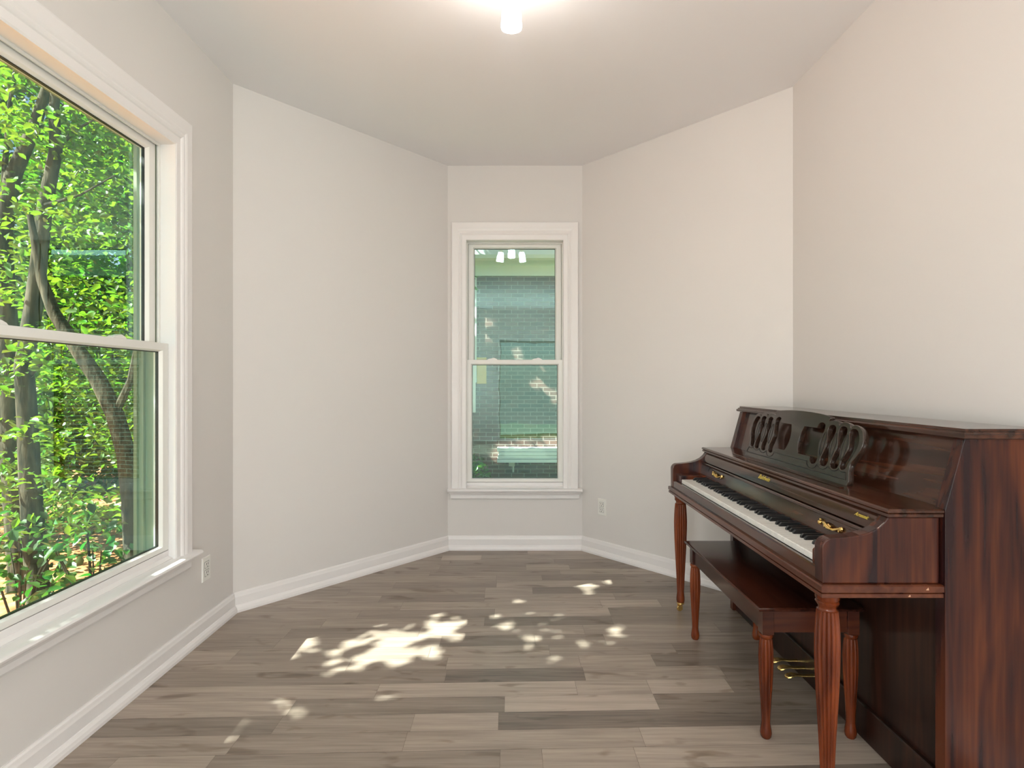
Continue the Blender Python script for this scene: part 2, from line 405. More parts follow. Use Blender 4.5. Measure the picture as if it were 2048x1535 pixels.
def window(name, Mf, u0, u1, z0, z1, st, full=True):
    w = empty(name, Mf((u0+u1)/2, 0, z0), kind='structure')
    # casing: legs and head with mitred corners, standing on the stool
    m = MB(); v = []
    for o, d in CAS:
        v += [Mf(u0-o+.004, d, z0), Mf(u0-o+.004, d, z1+o*1.2), Mf(u1+o-.004, d, z1+o*1.2), Mf(u1+o-.004, d, z0)]
    n = len(CAS)
    m.add(v, [(a*4+k, a*4+k+1, ((a+1) % n)*4+k+1, ((a+1) % n)*4+k) for a in range(n) for k in range(3)] +
          [tuple(a*4 for a in range(n)), tuple(a*4+3 for a in range(n-1, -1, -1))])
    m.build('casing', M_trim, w)
    # stool with rounded nose and horns, apron with sloped returns
    m = MB(); pr = [(-.10, -.002), (-.10, -.022), (.050, -.022), (.058, -.018), (.061, -.011), (.058, -.004), (.050, 0.0)]
    pr = [(-.018, 0), (-.018, -.022)] + pr[2:]
    ua, ub = u0-.128, u1+.128
    v = [Mf(ua, d, z0+z) for d, z in pr] + [Mf(ub, d, z0+z) for d, z in pr]; n = len(pr)
    keep = v
    # the part inside the wall is only as wide as the opening
    for i, (d, z) in enumerate(pr):
        if d < 0: keep[i] = Mf(u0, d, z0+z); keep[i+n] = Mf(u1, d, z0+z)
    pr2 = [(.0005, 0), (.0005, -.022)] + pr[2:]
    m.add([Mf(ua, d, z0+z) for d, z in pr2]+[Mf(ub, d, z0+z) for d, z in pr2], [tuple(range(n)), tuple(range(2*n-1, n-1, -1))]+[(k, (k+1) % n, (k+1) % n+n, k+n) for k in range(n)])
    m.build('stool', M_trim, w, smooth=True)
    m = MB(); ap = [(.0005, -.022), (.030, -.022), (.030, -.032), (.022, -.042), (.018, -.050), (.018, -.070), (.012, -.078), (.0005, -.078)]
    n = len(ap); v = []
    for s, uu in ((-1, u0-.108), (1, u1+.108)):
        for d, z in ap: v.append(Mf(uu+s*(d-.018)*.9, d, z0+z))
    m.add(v, [tuple(range(n)), tuple(range(2*n-1, n-1, -1))]+[(k, (k+1) % n, (k+1) % n+n, k+n) for k in range(n)])
    m.build('apron', M_trim, w)
    # jamb lining with the sash tracks
    m = MB(); ob = (u0-J, u1+J, z0-J, z1+J); ib = (u0, u1, z0, z1)
    ring(m, Mf, ob, ib, [(0, .0), (.98, .0), (1, -.001), (1, -.018), (1.0, -.155), (0, -.155)])
    m.build('jamb', M_trim, w)
    m = MB()
    ring(m, Mf, ib, (u0+.010, u1-.010, z0+.012, z1-.010), [(0, -.053), (1, -.053), (1, -.059), (0, -.059)])
    m.build('sash_track', M_white, w)
    m = MB(); ring(m, Mf, ib, (u0+.008, u1-.008, z0+.010, z1-.0012), [(0, -.0705), (1, -.0705), (1, -.111), (0, -.111)])  # liner over the trim-white jamb, carries the shaded, glass-tinted green
    ring(m, Mf, ib, (u0+.022, u1-.022, z0+.012, z1-.012), [(0, -.112), (1, -.112), (1, -.118), (.6, -.120), (.6, -.138), (1, -.140), (1, -.154), (0, -.154)])
    m.build('screen_track', M_track, w)
    m = MB(); vv = []                       # sloped sill inside, under the lower sash
    pts = [(-.001, .002), (-.018, .012), (-.018, .036), (-.06, .036), (-.155, .016), (-.155, 0), (-.001, 0)]
    n = len(pts); v = [Mf(u0+.0005, d, z0+z) for d, z in pts]+[Mf(u1-.0005, d, z0+z) for d, z in pts]
    m.add(v, [tuple(range(n)), tuple(range(2*n-1, n-1, -1))]+[(k, (k+1) % n, (k+1) % n+n, k+n) for k in range(n)])
    m.build('sill', M_trim, w)
    def sash(nm, box, ins, d0):
        s_ = MB(); ib = (box[0]+ins[0], box[1]-ins[1], box[2]+ins[2], box[3]-ins[3])
        ring(s_, Mf, box, ib, [(0, d0-.002), (.03, d0), (.80, d0), (.84, d0-.002), (.97, d0-.010), (1, d0-.012), (1, d0-.033), (0, d0-.033)])
        so_ = s_.build(nm, M_white, w)
        g = MB(); gi = (ib[0]+.003, ib[1]-.003, ib[2]+.003, ib[3]-.003)
        ring(g, Mf, ib, gi, [(0, d0-.0135), (1, d0-.0135), (1, d0-.026), (0, d0-.026)]); g.build('gasket', M_gasket, so_)
        g = MB(); a = Mf(ib[0]+.0005, d0-.018, ib[2]+.0005); b = Mf(ib[1]-.0005, d0-.022, ib[3]-.0005)
        g.box(tuple(min(p, q) for p, q in zip(a, b)), tuple(max(p, q) for p, q in zip(a, b))); g.build('glass_pane', M_glass, so_)
        return so_
    zc = z0+.038
    lo = sash('lower_sash', (u0+.001, u1-.001, zc, 1.3555), (st, st, .026, .037), -.0185)
    sash('upper_sash', (u0+.0105, u1-.0105, 1.322, z1-.0015), (st+.003, st+.003, .034, .038), -.068)
    for t in (.27, .73):
        u = u0+(u1-u0)*t; m = MB()
        pl = [(-.036, 0), (-.034, .003), (-.022, .008), (-.006, .010), (.006, .014), (.016, .012), (.030, .006), (.036, 0)]
        v = [Mf(u+a, -.0195, 1.3555+b) for a, b in pl]+[Mf(u+a, -.046, 1.3555+b) for a, b in pl]; n = len(pl)
        m.add(v, [tuple(range(n)), tuple(range(2*n-1, n-1, -1))]+[(k, (k+1) % n, (k+1) % n+n, k+n) for k in range(n)])
        m.build('sash_lock', M_white, lo)
    return w
window('window_1', lambda u, d, z: (-1.445+d, u, z), WY0, WY1, ZS, ZH, .047)
window('window_2', lambda u, d, z: (u, 4.0-d, z), BX0, BX1, ZS, ZH, .041)
window('fill_window_3', lambda u, d, z: (-1.445+d, u, z), RY0, RY1, ZS, ZH, .047)  # unseen window, added for sun and fill light behind the camera
window('fill_window_4', lambda u, d, z: (1.475-d, u, z), RY0, RY1, ZS, ZH, .047)  # unseen window, added to bring fill light from the right

# glazed door in the rear wall
dr = empty('door_1', (.56, -3.4, 0), kind='structure'); m = MB()
Mr = lambda u, d, z: (u, -3.4+d, z)
m2 = MB()
for a, b in (((-.299, -3.52, .001), (-.24, -3.415, 2.119)), ((1.36, -3.52, .001), (1.419, -3.415, 2.119)), ((-.24, -3.52, 2.06), (1.36, -3.415, 2.119)), ((-.24, -3.52, .001), (1.36, -3.415, .05)), ((.98, -3.50, .05), (1.06, -3.43, 2.06))): m2.box(a, b)
m2.build('frame', M_trim, dr)
MB().box((-.24, -3.47, .05), (.98, -3.465, 2.06)).build('glass_pane', M_glass, dr)
MB().box((1.06, -3.47, .05), (1.36, -3.465, 2.06)).build('glass_pane', M_glass, dr)

# ------------------------------------------------------------------ outlets
def outlet(loc, d, label):
    # d = horizontal direction into the room
    o = empty('wall_outlet', loc, label, 'outlet', 'duplex wall outlets')
    d = Vector(d).normalized(); u = Vector((-d.y, d.x, 0)); B = Vector(loc)
    def bx(m, ua, ub, za, zb, da, db, ch=0):
        v = []
        for dd, c in ((da, 0), (db, ch)):
            for uu, zz in ((ua+c, za+c), (ub-c, za+c), (ub-c, zb-c), (ua+c, zb-c)): v.append(tuple(B+u*uu+d*dd+Vector((0, 0, zz))))
        m.add(v, [(0, 1, 2, 3), (4, 5, 6, 7), (0, 1, 5, 4), (1, 2, 6, 5), (2, 3, 7, 6), (3, 0, 4, 7)])
    m = MB(); bx(m, -.035, .035, -.057, .057, .0003, .006, .003); m.build('cover_plate', M_white, o)
    for s in (-.0195, .0195):
        m = MB(); pl = []
        for k in range(20):
            a = 2*PI*k/20; pl.append((.0165*math.cos(a), max(-.0135, min(.0135, .0165*math.sin(a)))+s))
        v = [tuple(B+u*a+d*dd+Vector((0, 0, b))) for dd in (.006, .0085) for a, b in pl]; n = 20
        m.add(v, [tuple(range(n)), tuple(range(2*n-1, n-1, -1))]+[(k, (k+1) % n, (k+1) % n+n, k+n) for k in range(n)])
        rc = m.build('receptacle', M_white, o)
        m = MB()
        bx(m, -.0085, -.0055, s-.001, s+.009, .0085, .0090); bx(m, .0055, .0085, s-.002, s+.009, .0085, .0090); bx(m, -.0025, .0025, s-.011, s-.006, .0085, .0090)
        m.build('slots', M_dark, rc)
        m = MB(); ring(m, lambda a, dd, z: tuple(B+u*a+d*dd+Vector((0, 0, z))), (-.0185, .0185, s-.0155, s+.0155), (-.0172, .0172, s-.0142, s+.0142), [(0, .0061), (1, .0061), (1, .0064), (0, .0064)])
        m.build('seam', M_dark, rc)
    return o
dd = Vector((.505-1.475, 4.0-2.935)).normalized(); nr = (-dd.y, dd.x, 0)
p = Vector((.505, 4.0))-dd*.180
outlet((p.x, p.y, .332), nr if nr[0] < 0 else (dd.y, -dd.x, 0), 'white duplex outlet low on the wall to the right of the narrow window')
outlet((-1.445, 2.645, .312), (1, 0, 0), 'white duplex outlet beside the end of the big left window sill')

# ------------------------------------------------------------------ ceiling light
LX, LY = 0.0, 2.0
cl = empty('ceiling_light', (LX, LY, H), 'brass ceiling light with three lit frosted glass shades', 'light')
MB().lathe([(.001, H-.0005), (.065, H-.0005), (.065, H-.010), (.055, H-.022), (.03, H-.03), (.012, H-.034), (.010, H-.07), (.020, H-.078), (.024, H-.09), (.018, H-.104), (.001, H-.11)], (LX, LY, 0)).build('canopy', M_brass, cl, smooth=True)
for k in range(3):
    a = PI/2+k*2*PI/3; ca, sa = math.cos(a), math.sin(a)
    def Q(r, z): return (LX+ca*r, LY+sa*r, z)
    MB().tube([Q(.015, H-.09), Q(.05, H-.06), Q(.09, H-.045), Q(.118, H-.05), Q(.128, H-.070)], .005, 8).build('arm', M_brass, cl, smooth=True)
    ax = Vector((ca*.16, sa*.16, -1)).normalized(); top = Vector(Q(.126, H-.066))
    MB().lathe([(.001, 0), (.018, 0), (.021, .004), (.021, .020), (.026, .024), (.026, .030), (.001, .030)], top, 24, axis=ax).build('fitter', M_brass, cl, smooth=True)
    MB().lathe([(.024, .024), (.031, .034), (.035, .055), (.038, .085), (.0395, .115), (.040, .125), (.0385, .133), (.037, .133), (.037, .125), (.036, .110), (.034, .08), (.028, .04), (.020, .027)], top, 32, axis=ax).build('glass_shade', M_shade, cl, smooth=True)

# ------------------------------------------------------------------ piano
Y0, Y1 = 1.49, 2.955                             # outer faces of the side panels
BK = 1.405
pn = empty('upright_piano', (1.15, (Y0+Y1)/2, 0), 'dark mahogany upright piano with carved music desk against the right wall', 'piano')
XF, XT, ZK, ZL = 1.154, 1.206, .848, 1.038
side = [(XF, .003), (XF, ZK), (XT, ZL), (BK+.02, ZL), (BK+.02, .16), (BK, .14), (BK, .003)]
for a, b in ((Y0, Y0+.036), (Y1-.036, Y1)):
    MB().prism(side, a, b).build('side_panel', M_wz, pn, bevel=.0015)
# lid with moulded edge
lidp = [(0.004, 0), (.000, .003), (.000, .012), (.004, .0135), (.006, .016), (.0065, .019), (.012, .0205), (.013, .027)]
m = MB(); v = []
for o, z in lidp:
    x0, ya, yb = 1.192+o, Y0-.016+o, Y1+.014-o
    v += [(x0, ya, ZL+z), (BK+.026, ya, ZL+z), (BK+.026, yb, ZL+z), (x0, yb, ZL+z)]
n = len(lidp)
m.add(v, [(a*4+k, a*4+(k+1) % 4, (a+1)*4+(k+1) % 4, (a+1)*4+k) for a in range(n-1) for k in range(4)]+[(3, 2, 1, 0), tuple((n-1)*4+k for k in range(4))])
m.build('lid', M_wy, pn)
MB().prism([(XF+.022, ZK), (XT+.020, ZL), (XT+.034, ZL), (XF+.036, ZK)], Y0+.036, Y1-.036).build('upper_panel', M_wy, pn)
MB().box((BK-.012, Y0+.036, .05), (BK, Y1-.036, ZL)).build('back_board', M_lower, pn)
# shelf above the keys, moulded front and ends
shp = [(.006, 0), (.002, .003), (.002, .010), (.006, .0125), (.0, .0145), (.0, .020), (.004, .0235), (.008, .024)]
m = MB(); v = []; zb = .8265
for o, z in shp:
    x0, ya, yb = 1.003+o, Y0+.002+o, Y1-.002-o
    v += [(x0, ya, zb+z), (XF-.001, ya, zb+z), (XF-.001, yb, zb+z), (x0, yb, zb+z)]
n = len(shp)
m.add(v, [(a*4+k, a*4+(k+1) % 4, (a+1)*4+(k+1) % 4, (a+1)*4+k) for a in range(n-1) for k in range(4)]+[(3, 2, 1, 0), tuple((n-1)*4+k for k in range(4))])
sh = m.build('shelf', M_wy, pn)
MB().box((XF-.001, Y0+.036, zb), (XF+.036, Y1-.036, ZK)).build('shelf_back', M_wy, pn)
MB().box((1.052, 1.795, zb+.024), (1.066, 2.665, zb+.0275)).build('book_ledge', M_wy, pn, bevel=.001)
# cheeks with swept top
def arc(cx, cz, r, a0, a1, n):
    return [(cx+r*math.cos(math.radians(a0+(a1-a0)*i/n)), cz+r*math.sin(math.radians(a0+(a1-a0)*i/n))) for i in range(n+1)]
ck = [(XF-.004, .648), (.836, .648), (.835, .735)] + arc(.862, .742, .027, 180, 100, 8)
for t in (0.15, .3, .45, .6, .75, .9, 1.0):
    b0, b1, b2, b3 = (.857, .7685), (.915, .773), (.985, .775), (1.012, .8265)
    u = 1-t; ck.append(tuple(u**3*b0[i]+3*u*u*t*b1[i]+3*u*t*t*b2[i]+t**3*b3[i] for i in (0, 1)))
ck += [(XF-.004, .8265)]
for a, b in ((Y0+.015, Y0+.055), (Y1-.055, Y1-.015)):
    MB().prism(ck, a, b).build('cheek', M_wz, pn, bevel=.003)
# key bed with grooved edge
kb = [(.000, 0), (-.004, .002), (-.004, .012), (.001, .0135), (.001, .0155), (-.006, .017), (-.006, .032), (-.002, .035), (.004, .036)]
m = MB(); v = []; zb2 = .612
for o, z in kb:
    x0, ya, yb = .832+o, Y0+.008+o, Y1-.008-o
    v += [(x0, ya, zb2+z), (XF-.001, ya, zb2+z), (XF-.001, yb, zb2+z), (x0, yb, zb2+z)]
n = len(kb)
m.add(v, [(a*4+k, a*4+(k+1) % 4, (a+1)*4+(k+1) % 4, (a+1)*4+k) for a in range(n-1) for k in range(4)]+[(3, 2, 1, 0), tuple((n-1)*4+k for k in range(4))])
kbo = m.build('key_bed', M_rail, pn)
m = MB()
for yy, zz, s in ((1.4985, .6375, .004),): pass
YA, YB = Y0+.055, Y1-.055
MB().prism([(.838, .648), (.838, .680), (.842, .684), (.852, .684), (.853, .648)], YA, YB).build('key_slip', M_wy, pn)
KY0, KY1 = 1.590, 2.815; kw = (KY1-KY0)/52
for a, b in ((YA, KY0-.001), (KY1+.001, YB)):
    MB().prism([(.853, .648), (.853, .716), (.858, .722), (.998, .722), (.998, .648)], a, b).build('key_block', M_wz, pn, bevel=.002)
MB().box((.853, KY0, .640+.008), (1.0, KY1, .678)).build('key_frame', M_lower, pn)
wk = None
for i in range(52):
    if wk is None:
        mm = MB(); w2 = kw/2-.0007
        mm.add([(x, 0+s*w2, z) for s in (-1, 1) for x, z in ((-.075, -.008), (.075, -.008), (.075, .010), (-.073, .010), (-.075, .008))],
               [(0, 1, 2, 3, 4), (9, 8, 7, 6, 5), (0, 5, 6, 1), (1, 6, 7, 2), (2, 7, 8, 3), (3, 8, 9, 4), (4, 9, 5, 0)])
        wk = mm.build('white_key', M_wkey); wk.parent = pn; o = wk
    else: o = wk.copy(); C.objects.link(o)
    o.location = Vector((.931, KY0+kw*(i+.5), .693))-pn.location
# top note C8 sits at the near end; going away the notes descend
bk = None; names = ['C'] + ['B', 'A', 'G', 'F', 'E', 'D', 'C']*7 + ['B', 'A']
for i in range(51):
    if names[i] in ('B', 'A', 'G', 'E', 'D'):     # a sharp lies between this key and the next one down
        if names[i+1] in ('A', 'G', 'F', 'D', 'C') and not (names[i] == 'C'):
            if bk is None:
                mm = MB(); a, b = .0055, .0042
                v = []
                for x, z, h in ((-.046, -.004, a), (-.045, .006, a*.95), (-.038, .0125, b), (.050, .0125, b), (.050, -.004, a)):
                    v += [(x, -h, z), (x, h, z)]
                mm.add(v, [(0, 1, 3, 2), (2, 3, 5, 4), (4, 5, 7, 6), (6, 7, 9, 8), (8, 9, 1, 0), (0, 2, 4, 6, 8), (9, 7, 5, 3, 1)])
                bk = mm.build('black_key', M_bkey, bevel=.0012); bk.parent = pn; o = bk
            else: o = bk.copy(); C.objects.link(o)
            o.location = Vector((.951, KY0+kw*(i+1), .7035))-pn.location
# fallboard in two leaves
MB().prism([(.976, .712), (.977, .718), (.982, .738), (.987, .757), (.990, .766), (.987, .769), (.987, .775), (.991, .778), (.998, .777), (1.012, .712)], YA, YB).build('fallboard', M_wy, pn, smooth=True)
nbd = MB().prism([(.995, .780), (.991, .784), (.994, .794), (1.000, .806), (1.009, .818), (1.019, .8265), (1.06, .8265), (1.06, .780)], YA, YB).build('name_board', M_wy, pn, smooth=True)
MB().box((1.02, YA, .70), (1.06, YB, .780)).build('fallboard_back', M_lower, pn)
def lettering(txt, size, start_y, x, z, tx, tz, shear=0., sx=1.):
    cu = bpy.data.curves.new('lettering', 'FONT'); cu.body = txt; cu.size = size; cu.extrude = .0003; cu.shear = shear; cu.space_character = 1.05; cu.offset = .0
    t = bpy.data.objects.new('tmp', cu); C.objects.link(t)
    me = bpy.data.meshes.new_from_object(t.evaluated_get(bpy.context.evaluated_depsgraph_get())); bpy.data.objects.remove(t)
    up = Vector((tx, 0, tz)).normalized(); xr = Vector((0, -1, 0)); nn = xr.cross(up)
    M4 = Matrix(((xr.x*sx, up.x, nn.x, 0), (xr.y*sx, up.y, nn.y, 0), (xr.z*sx, up.z, nn.z, 0), (0, 0, 0, 1)))
    me.transform(M4); me.transform(Matrix.Translation(Vector((x, start_y, z))+nn*.0012-wloc(nbd)))
    me.materials.clear(); me.materials.append(M_gold); o = bpy.data.objects.new('lettering', me); C.objects.link(o); o.parent = nbd; return o
lettering('Baldwin', .026, 2.268, .9985, .8035, .6, .8, 0, 1.12)['label'] = 'gold lettering in the middle of the name board'
lettering('Acrosonic', .016, 1.630, .9985, .8035, .6, .8, .35, .85)['label'] = 'small gold slanted lettering at the near end'
# ornate brass pulls
def pull(yc):
    m = MB(); c = lambda y, x, z: (x+.0065, yc+y, z)
    m.tube([c(-.058, .979, .751), c(-.045, .973, .749), c(-.028, .968, .742), c(-.012, .965, .742), c(0, .963, .747), c(.012, .965, .752), c(.028, .968, .754), c(.045, .973, .748), c(.058, .980, .744)],
           [.004, .0025, .0035, .0045, .007, .0045, .0035, .0025, .004], 8)
    for y, z, r in ((-.058, .751, .008), (.058, .744, .008), (-.050, .743, .005), (.050, .755, .005), (0, .747, .0075), (-.016, .750, .004), (.016, .742, .004)):
        m.lathe([(.0005, -.007), (r*.6, -.005), (r, 0), (r*.75, .0045), (.0005, .006)], c(y, .9755 if abs(y) > .02 else .969, z), 10, axis=(-1, 0, .1))
    m.build('brass_pull', M_brass, pn, smooth=True)
pull(1.726); pull(2.672)
# music desk: carved board with slots, made as a filled curve and extruded
def music_desk():
    cu = bpy.data.curves.new('music_desk', 'CURVE'); cu.dimensions = '2D'; cu.fill_mode = 'BOTH'; cu.extrude = .008; cu.bevel_depth = .0015; cu.bevel_resolution = 1
    def spline(pts):
        s = cu.splines.new('POLY'); s.points.add(len(pts)-1)
        for i, (a, b) in enumerate(pts): s.points[i].co = (a, b, 0, 1)
        s.use_cyclic_u = True
    def smooth(pts, it=3):
        for _ in range(it):
            q = []
            for i in range(len(pts)):
                a, b = pts[i], pts[(i+1) % len(pts)]
                q += [(a[0]*.75+b[0]*.25, a[1]*.75+b[1]*.25), (a[0]*.25+b[0]*.75, a[1]*.25+b[1]*.75)]
            pts = q
        return pts
    def sm(pts, it=2):                       # open chain smoothing, keeps the ends
        for _ in range(it):
            q = [pts[0]]
            for i in range(len(pts)-1):
                a, b = pts[i], pts[i+1]
                q += [(a[0]*.75+b[0]*.25, a[1]*.75+b[1]*.25), (a[0]*.25+b[0]*.75, a[1]*.25+b[1]*.75)]
            q.append(pts[-1]); pts = q
        return pts
    half = [(.400, 0), (.400, .022), (.388, .048)]
    half += sm([(.388, .048), (.386, .075), (.408, .100), (.423, .132), (.420, .165), (.400, .190), (.372, .202), (.352, .202), (.341, .188)], 2)[1:]
    half += sm([(.341, .188), (.330, .203), (.310, .209), (.286, .207), (.274, .192)], 2)[1:]
    half += sm([(.274, .192), (.264, .208), (.245, .210), (.222, .208), (.203, .203)], 2)[1:]
    half += [(.203, .214), (.206, .218), (.200, .223)] + sm([(.200, .223), (.150, .228), (.08, .232), (0, .233)], 2)[1:]
    spline(half + [(-a, b) for a, b in reversed(half[:-1])])
    def hour(c):
        return smooth([(c-.014, .195), (c+.014, .195), (c+.028, .180), (c+.022, .152), (c+.011, .130), (c+.011, .108), (c+.022, .082), (c+.028, .058), (c+.014, .041), (c-.014, .041), (c-.028, .058), (c-.022, .082), (c-.011, .108), (c-.011, .130), (c-.022, .152), (c-.028, .180)], 2)
    for s in (-1, 1):
        A = sm([(.052, .064), (.036, .092), (.032, .120), (.036, .148), (.050, .176)], 2)
        A += [(.138, .176)] + sm([(.138, .176), (.146, .196), (.168, .201), (.190, .192), (.193, .172), (.186, .150), (.176, .122), (.184, .088), (.194, .066), (.188, .044), (.165, .037), (.146, .046), (.140, .064)], 2)
        spline([(s*a, b) for a, b in (A if s > 0 else reversed(A))])
        for c in (.236, .302):
            h = hour(c); spline([(s*a, b) for a, b in h])
        h = smooth([(.346, .190), (.374, .192), (.395, .174), (.406, .142), (.396, .106), (.378, .076), (.372, .054), (.352, .042), (.333, .052), (.334, .076), (.348, .100), (.356, .122), (.350, .150), (.336, .174)], 2)
        spline([(s*a, b) for a, b in h])
    t = bpy.data.objects.new('tmp', cu); C.objects.link(t)
    me = bpy.data.meshes.new_from_object(t.evaluated_get(bpy.context.evaluated_depsgraph_get())); bpy.data.objects.remove(t)
    up = Vector((.27, 0, 1)).normalized(); xr = Vector((0, -1, 0)); nn = xr.cross(up); org = Vector((1.095, 2.23, .8510))
    M4 = Matrix(((xr.x, up.x, nn.x, 0), (xr.y, up.y, nn.y, 0), (xr.z, up.z, nn.z, 0), (0, 0, 0, 1)))
    me.transform(M4); me.transform(Matrix.Translation(org-nn*.0095-pn.location))
    me.materials.clear(); me.materials.append(M_desk)
    o = bpy.data.objects.new('music_desk', me); C.objects.link(o); o.parent = pn
    # engraved lines: almonds, scallops and the foot line
    m = MB(); E = lambda a, b: tuple(org+xr*a+up*b+nn*.0003)
    def line(pts): m.tube([E(*q) for q in pts], .0014, 4)
    for s in (-1, 1):
        for c in (.203, .269, .333):
            line([(s*(c+.011*math.sin(2*PI*k/24)*1.0), .121+.044*math.cos(2*PI*k/24)) for k in range(25)])
        line([(s*a, b) for a, b in [(.10, .046), (.133, .046)] + [(.167-.034*math.cos(math.radians(t_)), .046-.022*math.sin(math.radians(t_))) for t_ in range(20, 150, 12)] +
              [(.236-.036*math.cos(math.radians(t_)), .052-.020*math.sin(math.radians(t_))) for t_ in range(20, 165, 12)] + [(.302-.034*math.cos(math.radians(t_)), .054-.018*math.sin(math.radians(t_))) for t_ in range(20, 165, 12)] +
              [(.358-.028*math.cos(math.radians(t_)), .056-.016*math.sin(math.radians(t_))) for t_ in range(20, 140, 12)] + [(.388, .018), (.30, .018)]])
    line([(-.10, .046), (.10, .046)]); line([(-.31, .018), (.31, .018)])
    m.build('engraving', M_line, o)
music_desk()
# lower case
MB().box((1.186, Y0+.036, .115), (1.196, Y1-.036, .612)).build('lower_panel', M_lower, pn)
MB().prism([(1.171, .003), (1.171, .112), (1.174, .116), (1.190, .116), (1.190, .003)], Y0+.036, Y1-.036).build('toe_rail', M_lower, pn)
def fl(n): return lambda a, z, n=n: 1-.07*(.5+.5*math.cos(n*a))
def leg(x, y, prof, flz, nfl, name, m, parent, n=None):
    fm = lambda a, z: (1-.12*abs(math.sin(nfl*a/2))**.5) if flz[0] < z < flz[1] else 1
    return MB().lathe(prof, (x, y, 0), nfl*8, fm).build(name, m, parent, smooth=True)
PL = [(.001, .612), (.034, .6118), (.034, .594), (.032, .590), (.030, .587), (.033, .583), (.031, .578), (.026, .572), (.025, .566), (.029, .562), (.0315, .5605), (.0315, .559),
      (.0345, .53), (.0365, .50), (.0375, .47), (.0372, .43), (.0355, .38), (.033, .33), (.030, .28), (.027, .23), (.024, .18), (.0215, .13), (.0205, .105), (.0210, .095), (.0235, .075), (.0245, .060), (.022, .048), (.016, .044), (.001, .044)]
PL = [(r*(.93 if z > .565 else .87), z) for r, z in PL]
for lx, y in ((.875, Y0+.062), (.881, Y1-.036)):
    lg = leg(lx, y, PL, (.106, .5602), 18, 'leg', M_leg, pn)
    m = MB().lathe([(.001, .050), (.018, .050), (.019, .040), (.012, .036), (.006, .034), (.006, .020), (.001, .020)], (lx, y, 0), 20)
    m.box((lx-.013, y-.010, .010), (lx+.008, y-.007, .034)); m.box((lx-.013, y+.007, .010), (lx+.008, y+.010, .034))
    m.lathe([(.001, -.006), (.012, -.006), (.014, -.003), (.014, .003), (.012, .006), (.001, .006)], (lx-.005, y, .0142), 24, axis=(0, 1, 0))
    m.build('caster', M_brass, lg, smooth=True)
for y in (2.175, 2.235, 2.295):
    m = MB(); v = []; st = [(1.173, .008, .052), (1.13, .008, .052), (1.105, .010, .056), (1.09, .016, .056), (1.078, .018, .053), (1.068, .015, .050), (1.063, .006, .048)]
    for x, h, z in st: v += [(x, y-h, z-.003), (x, y+h, z-.003), (x, y+h*.8, z+.003), (x, y-h*.8, z+.003)]
    n = len(st)
    m.add(v, [(i*4+k, i*4+(k+1) % 4, (i+1)*4+(k+1) % 4, (i+1)*4+k) for i in range(n-1) for k in range(4)]+[(0, 1, 2, 3), tuple((n-1)*4+k for k in range(3, -1, -1))])
    m.build('pedal', M_brass, pn, smooth=True, bevel=.0015)
# small chips in the varnish of the key bed edge
for x0, z0, s in ((1.108, .638, .004), (1.060, .620, .003)):
    MB().prism([(x0-s, z0-s*.7), (x0+s, z0-s*.7), (x0+s*.6, z0+s)], Y0+.0012, Y0+.0035).build('chip', M_chip, pn)

# ------------------------------------------------------------------ bench
bn = empty('piano_bench', (.985, 2.245, 0), 'mahogany piano bench with fluted legs tucked under the keyboard', 'bench')
bx0, bx1, by0, by1 = .815, 1.168, 1.845, 2.645
m = MB(); v = []; tp = [(.006, 0), (.001, .003), (0, .007), (.002, .011), (.006, .013), (.008, .0135)]
for o, z in tp: v += [(bx0+o, by0+o, .4315+z), (bx1-o, by0+o, .4315+z), (bx1-o, by1-o, .4315+z), (bx0+o, by1-o, .4315+z)]
n = len(tp)
m.add(v, [(a*4+k, a*4+(k+1) % 4, (a+1)*4+(k+1) % 4, (a+1)*4+k) for a in range(n-1) for k in range(4)]+[(3, 2, 1, 0), tuple((n-1)*4+k for k in range(4))])
m.build('seat', M_bench, bn, smooth=True)
LXs, LYs = (.853, 1.137), (1.878, 2.600)
for x in (LXs[0]-.006, LXs[1]-.004): MB().box((x-.006 if x < 1 else x-.004, LYs[0]+.018, .356), (x+.008 if x < 1 else x+.012, LYs[1]-.018, .4315)).build('apron', M_bench, bn)
for y in (LYs[0], LYs[1]): MB().box((LXs[0]+.018, y-.010, .356), (LXs[1]-.018, y+.006, .4315)).build('apron', M_benchx, bn)
BL = [(.001, .350), (.0215, .3498), (.0225, .344), (.0215, .338), (.0185, .335), (.0190, .333), (.0205, .325), (.0225, .30), (.0235, .27), (.0225, .22), (.020, .17), (.0172, .12), (.015, .08), (.0142, .055), (.0150, .045), (.0175, .030), (.0188, .018), (.0172, .006), (.013, 0.0), (.001, 0.0)]
for x in LXs:
    for y in LYs:
        lg = leg(x, y, BL, (.12, .334), 14, 'leg', M_leg, bn)
        MB().box((x-.019, y-.019, .350), (x+.019, y+.019, .4315)).build('corner_block', M_benchx, lg, bevel=.001)

# ------------------------------------------------------------------ outside: ground and brick house
GZ = -.80
tag(MB().box((-30, -20, GZ-.3), (20, 30, GZ)).build('ground', M_ground), kind='structure')
fnd = MB().prism(offset_poly(P, -.10), GZ, -.2, 'xy').build('trim_1', M_brick); tag(fnd, kind='structure')
hs = empty('brick_house', (0, 9.4, GZ), 'brown brick house beyond the narrow window with white eaves', 'house')
MB().box((-.66, 9.40, GZ), (6, 9.62, 2.985)).build('brick_wall', M_brick, hs)
m = MB(); m.box((-.70, 9.36, 2.985), (6, 9.40, 3.15)); m.build('frieze_board', M_ext, hs)
m = MB(); m.box((-.80, 8.95, 3.15), (6, 9.62, 3.18)); m.build('soffit', M_ext, hs)
m = MB(); m.prism([(8.95, 3.15), (8.95, 3.40), (8.85, 3.42), (8.82, 3.40), (8.84, 3.22), (8.87, 3.17)], -.80, 6, 'yz'); m.build('gutter', M_ext, hs)
